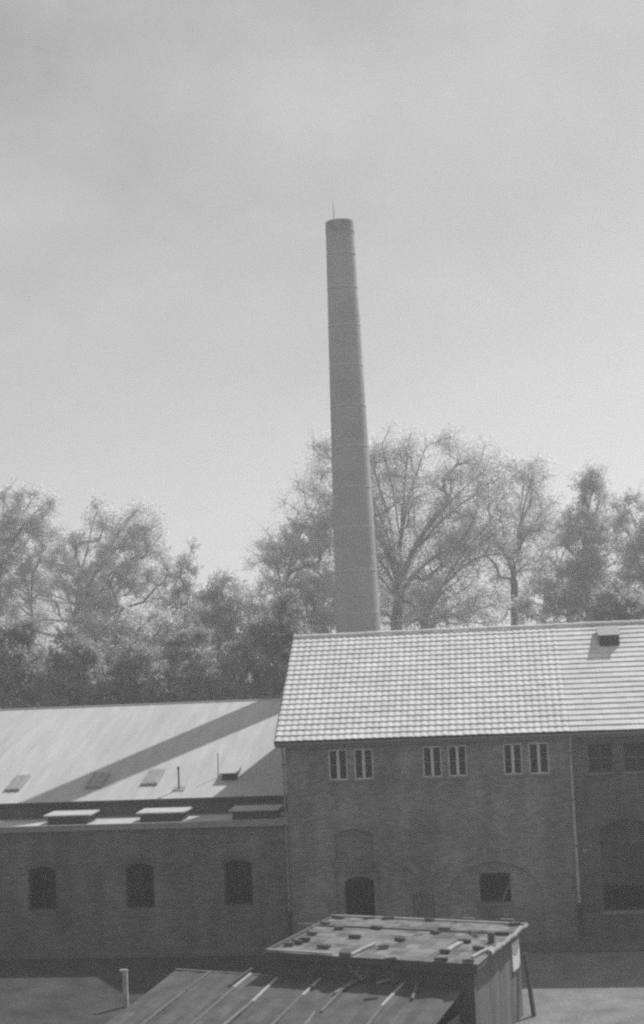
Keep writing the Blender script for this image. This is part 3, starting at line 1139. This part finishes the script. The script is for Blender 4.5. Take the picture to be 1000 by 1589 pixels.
tree('tree', 'dense low dark tree between the left trees and the chimney', 45, (350, 1070), [(350, 925, 34, 40), (375, 965, 55, 50), (325, 990, 55, 55), (405, 1000, 45, 55)], 150, 'leaf_dark', 170, 15, group=GT, crad=.85, tr=.021)
tree('tree', 'spreading layered tree immediately left of the chimney', 51, (435, 1060), [(430, 862, 48, 24), (478, 835, 42, 46), (460, 900, 58, 34), (420, 930, 50, 30), (495, 930, 45, 60), (470, 985, 55, 34), (505, 790, 26, 40)], 180, 'leaf_mid', 190, 16, group=GT, crad=.9, tr=.021)
tree('tree', 'largest tree with long fanned limbs and thin foliage right of the chimney', 55, (632, 985), [(600, 735, 62, 62), (680, 720, 78, 50), (545, 740, 55, 58), (505, 730, 30, 50), (735, 765, 62, 55), (640, 810, 95, 60), (745, 835, 60, 45), (560, 840, 50, 70), (610, 900, 70, 60), (700, 890, 60, 55), (570, 930, 40, 50), (660, 945, 90, 34)], 330, 'leaf', 150, 17, group=GT, stems=6, fork=.12, crad=1.35, tr=.030, fill=1.6)
tree('tree', 'tall sparse tree with a straight trunk right of the largest tree', 60, (797, 975), [(800, 765, 60, 50), (838, 735, 22, 34), (785, 825, 70, 45), (840, 815, 42, 50), (760, 735, 30, 36), (800, 880, 60, 30)], 140, 'leaf', 125, 18, group=GT, fork=.3, crad=1.3, fill=1.6)
tree('tree', 'dark dense tree with a narrow top near the right edge', 52, (918, 980), [(915, 772, 28, 42), (905, 835, 52, 45), (880, 905, 70, 36), (945, 885, 48, 55), (850, 945, 55, 26), (930, 950, 50, 26)], 190, 'leaf_dark', 185, 19, group=GT, crad=.95, tr=.021)
tree('tree', 'dark tree cut off by the right edge of the picture', 50, (1000, 985), [(982, 805, 38, 46), (1010, 870, 48, 65), (975, 930, 40, 45), (1045, 840, 45, 70)], 150, 'leaf_dark', 185, 20, group=GT, crad=.95, tr=.021)
tree('tree', 'low thin tree behind the ridge between the large trees', 66, (655, 985), [(690, 925, 75, 45), (630, 930, 60, 45), (745, 945, 50, 34)], 120, 'leaf_mid', 130, 21, group=GT, crad=1.2, fork=.2)
tree('tree', 'hazy tree seen through the gaps left of the chimney', 72, (560, 1000), [(480, 780, 40, 60), (540, 850, 70, 80), (440, 880, 70, 60), (580, 930, 70, 50)], 120, 'leaf', 90, 22, group=GT, crad=1.5, fork=.2, fill=1.5)
tree('tree', 'hazy tree seen through the gaps of the left trees', 70, (180, 1040), [(110, 900, 60, 70), (250, 930, 70, 60), (40, 930, 60, 70), (180, 960, 90, 50), (70, 985, 80, 40)], 160, 'leaf', 90, 23, group=GT, crad=1.5, fork=.2, fill=1.5)
tree('tree', 'hazy tree behind the dark trees at the right edge', 74, (880, 985), [(870, 860, 50, 60), (940, 840, 60, 60), (820, 930, 60, 40), (1000, 860, 50, 70), (760, 955, 45, 26), (900, 945, 70, 30)], 140, 'leaf', 90, 24, group=GT, crad=1.5, fork=.2, fill=1.5)
GB = 'bushes behind the workshop'
for i, (px, py, w_, h_, Y, lf, lb) in enumerate([
        (30, 1045, 55, 48, 27.5, 'leaf_bush', 'dark bush under the tree at the left edge'),
        (120, 1060, 50, 42, 27.0, 'leaf_bush', 'dark bush under the rounded left tree, above the workshop ridge'),
        (215, 1068, 55, 36, 27.2, 'leaf_bush', 'broad bush above the middle of the workshop ridge'),
        (305, 1055, 50, 46, 27.5, 'leaf_bush', 'dark bush above the workshop ridge below the gap in the trees'),
        (395, 1045, 45, 48, 27.3, 'leaf_bush', 'dark bush beside the gable of the tiled roof'),
        (455, 1010, 40, 50, 28.0, 'leaf_bush', 'dark bush half hidden by the left end of the tiled ridge'),
        (965, 985, 60, 40, 31.0, 'leaf_bush', 'dark bush behind the tiled ridge near the roof vent')]):
    tree('bush', lb, Y, (px, py + h_ + 20), [(px, py - 28, w_ * .8, h_ * 1.25), (px, py + 10, w_ * 1.15, h_), (px, py + 50, w_, h_)], 120, lf, 190, 40 + i, cat='bush', group=GB, crad=.7, fork=.2, stems=3, tr=.022)

# ------------------------------------------------------------------ sheds in the yard
O = np.array([1.0, -11.49, 0.0]); ex = np.array([.958, -.287, 0]); ey = np.array([.287, .958, 0]); ez = np.array([0, 0, 1.])
SW, SD, SZ = 6.05, 4.72, 2.50
S = lambda lx, ly, z: O + ex * lx + ey * ly + ez * z
shed = empty('wooden_shed', tuple(S(3, 2.3, 0)))
tag(shed, 'flat-roofed board shed with patched felt roof weighted down by bricks', 'shed')
def sbox(x0, x1, y0, y1, z0, z1): return MB().obox(O, ex, ey, ez, x0, x1, y0, y1, z0, z1)
sbox(.02, SW - .02, .02, SD - .02, SZ - .07, SZ - .014).build('roof_deck', M['wood_dark'], shed)
rs = np.random.RandomState(5)
# felt sheets, each a slightly uneven piece
def sheet(x0, x1, y0, y1, dz, mt, parent, ox=O, zfun=None, rough_=.009):
    nx, ny = 6, 3
    mb = MB()
    zf_ = zfun or (lambda x, y: SZ)
    g_ = [[ox + ex * (x0 + (x1 - x0) * i / nx + rs.normal(0, .012)) + ey * (y0 + (y1 - y0) * k / ny + rs.normal(0, .012)) + ez * (zf_(x0 + (x1 - x0) * i / nx, y0 + (y1 - y0) * k / ny) + dz + abs(rs.normal(0, rough_)))
           for k in range(ny + 1)] for i in range(nx + 1)]
    for i in range(nx):
        for k in range(ny):
            mb.poly([g_[i][k], g_[i + 1][k], g_[i + 1][k + 1], g_[i][k + 1]])
    for i in range(nx):
        mb.poly([g_[i][0] - ez * .012, g_[i + 1][0] - ez * .012, g_[i + 1][0], g_[i][0]])
    return mb.build('felt_sheet', mt, parent)
rows = [(0.0, 1.35, [0, 2.3, 4.5, SW]), (1.3, 2.65, [0, 1.6, 3.9, SW]), (2.6, 3.75, [0, 2.7, 4.4, SW]), (3.7, SD, [0, 1.9, 3.6, 4.9, SW])]
for ri, (y0, y1, xs) in enumerate(rows):
    for i in range(len(xs) - 1):
        sheet(xs[i], xs[i + 1] + .05, y0, y1, .002 + .006 * ri + .003 * (i % 2), M['felt_grey'], shed)
# battens
for (p, q, w_, h_, mt) in (((-.02, SD - .03), (SW + .05, SD - .03), .07, .05, 'lath'), ((-.55, 3.35), (5.6, 3.42), .05, .04, 'wood'), ((.05, .10), (2.0, .06), .06, .05, 'lath'), ((0.02, 0.0), (0.06, SD), .06, .05, 'wood')):
    MB().beam(S(p[0], p[1], SZ + .03 + h_ / 2), S(q[0], q[1], SZ + .03 + h_ / 2), w_, h_).build('batten', M[mt], shed)
pts = [S(SW + .02 + rs.normal(0, .02), y, SZ + .03 + rs.normal(0, .015)) for y in np.linspace(1.1, SD + .05, 14)]
MB().tube(pts, [.05 + abs(rs.normal(0, .022)) for _ in pts], 8).build('rolled_felt_edge', M['felt_edge'], shed, smooth=True)
sbox(.0, 3.7, .0, .035, SZ - .16, SZ - .01).build('fascia', M['wood_dark'], shed)
sbox(3.72, SW, -.01, .03, SZ - .24, SZ - .01).build('fascia', M['wood_dark'], shed)
sbox(SW - .035, SW, .05, SD, SZ - .16, SZ - .012).build('fascia', M['wood'], shed)
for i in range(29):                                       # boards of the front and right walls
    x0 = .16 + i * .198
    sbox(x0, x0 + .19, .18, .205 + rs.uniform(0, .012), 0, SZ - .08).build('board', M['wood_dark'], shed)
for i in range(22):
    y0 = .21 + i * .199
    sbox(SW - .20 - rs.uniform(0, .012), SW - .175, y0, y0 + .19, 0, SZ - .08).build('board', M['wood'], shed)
sbox(.16, .19, .21, SD - .16, 0, SZ - .08).build('side_wall', M['wood_dark'], shed)
sbox(.16, SW - .18, SD - .19, SD - .16, 0, SZ - .08).build('rear_wall', M['wood_dark'], shed)

lean = empty('lean_to_shed', tuple(S(1.2, -2, 0)))
tag(lean, 'lower lean-to shed with battened felt roof in the foreground', 'shed')
LZ = lambda x, y: 1.84 - (.14 - y) * .13
xs = [-2.9, -1.65, -.62, .42, 1.5, 2.6, 3.85, 5.62]
for i in range(7):
    sheet(xs[i], xs[i + 1] + .03, -4.3, .13, .003 * (i % 2), M['felt_dark'], lean, zfun=LZ, rough_=.022)
for i, x in enumerate(xs[1:-1]):
    y1 = .1 if i != 2 else -.1
    x += (-.12, .1, -.05, .08, -.1, .12)[i]
    ym = (-1.3, -.9, -1.7, -1.1, -2.0, -1.4)[i]
    a = S(x, y1, LZ(x, y1) + .045); b = S(x + rs.normal(0, .05), ym, LZ(x, ym) + .05)
    a2 = S(x + rs.normal(0, .06), ym - .03, LZ(x, ym) + .045); b2 = S(x + rs.normal(0, .1), -4.3, LZ(x, -4.3) + .045)
    MB().beam(a2, b2, .085, .04).build('batten', M['wood'], lean)
    MB().beam(a, b, .075, .045).build('batten', M['lath'] if i in (1, 2, 3, 5) else M['wood'], lean)
MB().beam(S(-2.9, .10, LZ(0, .1) + .025), S(.15, .10, LZ(0, .1) + .025), .06, .04).build('batten', M['wood'], lean)
mb = MB()
q = [S(-2.88, -4.28, LZ(0, -4.28) - .02), S(5.6, -4.28, LZ(0, -4.28) - .02), S(5.6, .12, LZ(0, .12) - .02), S(-2.88, .12, LZ(0, .12) - .02)]
lo = [p - ez * .05 for p in q]
mb.poly(q); mb.poly(lo[::-1])
for i in range(4):
    k = (i + 1) % 4
    mb.poly([q[i], lo[i], lo[k], q[k]])
mb.build('roof_deck', M['wood_dark'], lean)
for i in range(22):
    y0 = -4.15 + i * .193
    sbox(-2.75, -2.72, y0, y0 + .187, 0, LZ(0, y0) - .08).build('board', M['wood_dark'], lean)
for i in range(41):
    x0 = -2.7 + i * .198
    sbox(x0, x0 + .19, -4.18, -4.155, 0, LZ(0, -4.2) - .07).build('board', M['wood'], lean)
sbox(-2.72, .14, .05, .08, 0, LZ(0, .05) - .08).build('rear_wall', M['wood_dark'], lean)
sbox(5.45, 5.48, -4.15, .15, 0, LZ(0, -4.2) - .07).build('side_wall', M['wood'], lean)

# loose bricks and stones on the shed roof
BR = [
    (525, 1425, 5, 'brick on the rear left corner of the patched shed roof'),
    (573, 1426, 3, 'brick on the rear edge of the shed roof below the arched doorway'),
    (603, 1426, 4, 'brick on the rear edge of the shed roof, third from the rear left corner'),
    (667, 1429, 2, 'brick on the rear edge of the shed roof, middle of the edge'),
    (727, 1428, 5, 'brick on the rear edge of the shed roof, left of the square window'),
    (787, 1430, 5, 'brick on the rear edge of the shed roof near its right corner'),
    (799, 1436, 3, 'brick at the rear right tip of the shed roof'),
    (505, 1435, 3, 'brick on the left edge of the shed roof, nearest the rear corner'),
    (526, 1442, 2, 'small brick behind the long lath, near the left of the shed roof'),
    (585, 1441, 4, 'brick on the long lath across the shed roof, left of centre'),
    (676, 1448, 2, 'small brick in front of the long lath, right of centre of the shed roof'),
    (690, 1444, 4, 'brick on the long lath across the shed roof, right of centre'),
    (780, 1450, 5, 'brick at the right end of the long lath on the shed roof'),
    (551, 1455, 4, 'flat brick on the left middle of the shed roof'),
    (621, 1459, 3, 'blocky brick in the very middle of the shed roof'),
    (596, 1471, 2, 'small brick right of the short pale lath on the shed roof'),
    (722, 1462, 4, 'flat brick at the rear end of the thick pale lath on the shed roof'),
    (743, 1473, 3, 'brick near the front right of the shed roof beside the rolled felt'),
    (691, 1478, 2, 'small brick at the front end of the thick pale lath on the shed roof'),
    (536, 1482, 3, 'brick near the front edge of the shed roof, left of centre'),
    (685, 1490, 4, 'brick on the front edge of the shed roof, right of centre'),
    (727, 1493, 3, 'brick on the front right corner of the shed roof'),
    (606, 1490, 3, 'brick on the front edge of the shed roof, middle of the edge'),
    (503, 1470, 5, 'flat brick on the front left of the shed roof'),
    (462, 1463, 5, 'large stone on the left edge of the shed roof, in the heap of stones'),
    (449, 1467, 2, 'small stone on the left edge of the shed roof, foremost of the heap'),
    (473, 1460, 3, 'stone on the left edge of the shed roof, rearmost of the heap'),
    (484, 1450, 3, 'brick on the left edge of the shed roof, behind the heap of stones'),
]
rb = random.Random(4)
for px, py, s, lb in BR:
    c = at_z(px, py, SZ + .035)
    a = rb.uniform(-.5, .5) + (-.29)
    w_, d_, h_ = .10 + .035 * s * .55, .06 + rb.uniform(0, .015), .075 + rb.uniform(-.01, .02)
    if 'stone' in lb: h_ *= 1.3
    mb = MB()
    ax_, ay_ = np.array([math.cos(a), math.sin(a), 0]), np.array([-math.sin(a), math.cos(a), 0])
    mb.obox(c, ax_, ay_, ez, -w_, w_, -d_, d_, 0, h_)
    mb.v = [tuple(np.array(v) + [rb.uniform(-.012, .012), rb.uniform(-.012, .012), rb.uniform(-.01, .006) if v[2] > c[2] + .02 else 0]) for v in mb.v]
    nm = 'stone' if 'stone' in lb else 'brick'
    tag(mb.build(nm, M['loose_brick'], bevel=.012), lb, nm, 'bricks and stones on the shed roof')
# the brick standing on end
c = at_z(763, 1462, SZ + .035)
tag(MB().obox(c, ex, ey, ez, -.09, .09, -.05, .05, 0, .26).build('brick', M['loose_brick'], bevel=.012), 'brick standing on end near the right edge of the shed roof', 'brick', 'bricks and stones on the shed roof')
for (p, q, w_, mt, lb) in (((546, 1481), (583, 1464), .07, 'lath', 'short pale lath lying left of centre on the shed roof'),
                       ((692, 1477), (716, 1462), .13, 'lath', 'thick pale lath lying right of centre on the shed roof'),
                       ((733, 1485), (764, 1470), .09, 'lath', 'pale lath lying at the front right of the shed roof'),
                       ((728, 1445), (741, 1453), .04, 'wood_dark', 'bent dark stick lying on the shed roof beside the upright brick')):
    a, b = at_z(p[0], p[1], SZ + .06), at_z(q[0], q[1], SZ + .06)
    mb = MB()
    mid = (a + b) / 2 + np.array([0, 0, .02])
    mb.beam(a, mid, w_, .045); mb.beam(mid, b, w_ * .95, .045)
    tag(mb.build('lath' if 'lath' in lb else 'stick', M[mt]), lb, 'lath' if 'lath' in lb else 'stick')
for p, q, w_, mt, lb in (((392, 1511), (356, 1528), .07, 'wood_dark', 'dark broken stick lying on the left part of the lean-to roof'),
                         ((585, 1531), (640, 1522), .10, 'lath', 'pale board lying askew on the lean-to roof below the shed front'),
                         ((652, 1527), (640, 1548), .09, 'wood', 'grey board end lying on the right part of the lean-to roof'),
                         ((520, 1540), (566, 1523), .12, 'wood', 'wide grey board lying beside the weed on the lean-to roof')):
    a, b = at_z(p[0], p[1], 1.80), at_z(q[0], q[1], 1.80)
    for e in (a, b):
        ly = (e - O) @ ey
        e[2] = LZ(0, ly) + .075
    mid = (a + b) / 2 + np.array([0, 0, .012])
    mb = MB()
    mb.beam(a, mid, w_, .03); mb.beam(mid, b, w_ * .92, .03)
    tag(mb.build('stick' if 'stick' in lb else 'board', M[mt]), lb, 'stick' if 'stick' in lb else 'board')
for px, py, k, lb in ((690, 1538, 3, 'dark brick at the right end of the lean-to roof'), (487, 1533, 2, 'small dark stone on the lean-to roof left of the weed'), (732, 1532, 3, 'dark brick at the corner where lean-to and shed meet')):
    c = at_z(px, py, 1.80)
    c[2] = LZ(0, (c - O) @ ey) + .03
    mb = MB().obox(c, ex, ey, ez, -.05 * k * .6, .05 * k * .6, -.06, .06, 0, .10)
    mb.v = [tuple(np.array(v) + [rb.uniform(-.012, .012), rb.uniform(-.012, .012), 0]) for v in mb.v]
    tag(mb.build('stone' if 'stone' in lb else 'brick', M['loose_brick'], bevel=.012), lb, 'stone' if 'stone' in lb else 'brick')
# sign board on the right wall, prop at the corner, post, weed
sg = empty('sign_board', tuple(S(SW - .14, 4.2, 1.3)))
tag(sg, 'small whitish board fixed to the right end of the brick-weighted shed', 'sign')
sbox(SW - .17, SW - .14, 3.72, 4.42, 1.42, 2.2).build('panel', M['white'], sg)
sbox(SW - .139, SW - .12, 3.70, 4.44, 1.40, 1.44).build('edge_strip', M['wood'], sg)
pr = MB()
pr.beam(S(SW - .05, SD - .1, 1.75), S(SW + .14, SD - .15, 0.0), .10, .10)
tag(pr.build('wooden_prop', M['wood_dark']), 'dark leaning timber prop against the right end of the shed', 'prop')
ps = empty('wooden_post', tuple(at_z(196, 1562, 0.0)))
c = at_z(196, 1562, 0.0)
zt = at(195, 1507, c[1])[2]
MB().obox(c, (1, 0, 0), (0, 1, 0), ez, -.07, .07, -.06, .06, 0, zt).build('post', M['lath'], ps)
MB().obox(c, (1, 0, 0), (0, 1, 0), ez, -.16, .08, -.05, .05, zt - .02, zt + .05).build('cap', M['lath'], ps)
tag(ps, 'single pale wooden post standing left of the lean-to shed', 'post')
WP = at_z(572, 1526, 1.80)
wd_ = empty('weed', tuple(WP))
tag(wd_, 'tufty weed growing against the shed front on the lean-to roof', 'plant')
rw = random.Random(9)
stem, lv = MB(), MB()
for i in range(7):
    b = WP + np.array([rw.uniform(-.15, .15), rw.uniform(-.06, .06), -.02])
    tpt = b + np.array([rw.uniform(-.3, .3), rw.uniform(-.1, .08), rw.uniform(.25, .62)])
    stem.tube([b, (b + tpt) / 2 + np.array([0.02, 0, .02]), tpt], [.012, .010, .006], 4)
    for k in range(9):
        t = rw.uniform(.3, 1)
        p = b + (tpt - b) * t
        d = np.array([rw.uniform(-1, 1), rw.uniform(-1, 1), rw.uniform(-.2, .6)]); d /= np.linalg.norm(d)
        s_ = np.cross(d, (0, 0, 1)); L = rw.uniform(.12, .22)
        lv.poly([p, p + d * L * .5 + s_ * L * .25, p + d * L, p + d * L * .5 - s_ * L * .25])
stem.build('stem', M['bark'], wd_); lv.build('leaves', M['leaf'], wd_)

# ------------------------------------------------------------------ air
hz = MB().box(-1600, 1600, -400, 2600, -1, 36)
hm = bpy.data.materials.new('haze_air')
hm.use_nodes = True
hn, hl = hm.node_tree.nodes, hm.node_tree.links
hn.clear()
ho = hn.new('ShaderNodeOutputMaterial')
hv = hn.new('ShaderNodeVolumePrincipled')
hv.inputs['Color'].default_value = g(0.97)
hv.inputs['Density'].default_value = 0.0017
hv.inputs['Anisotropy'].default_value = 0.4
hl.new(hv.outputs['Volume'], ho.inputs['Volume'])
hz = hz.build('haze', hm, origin=(0, 0, -1))
tag(hz, kind='stuff')
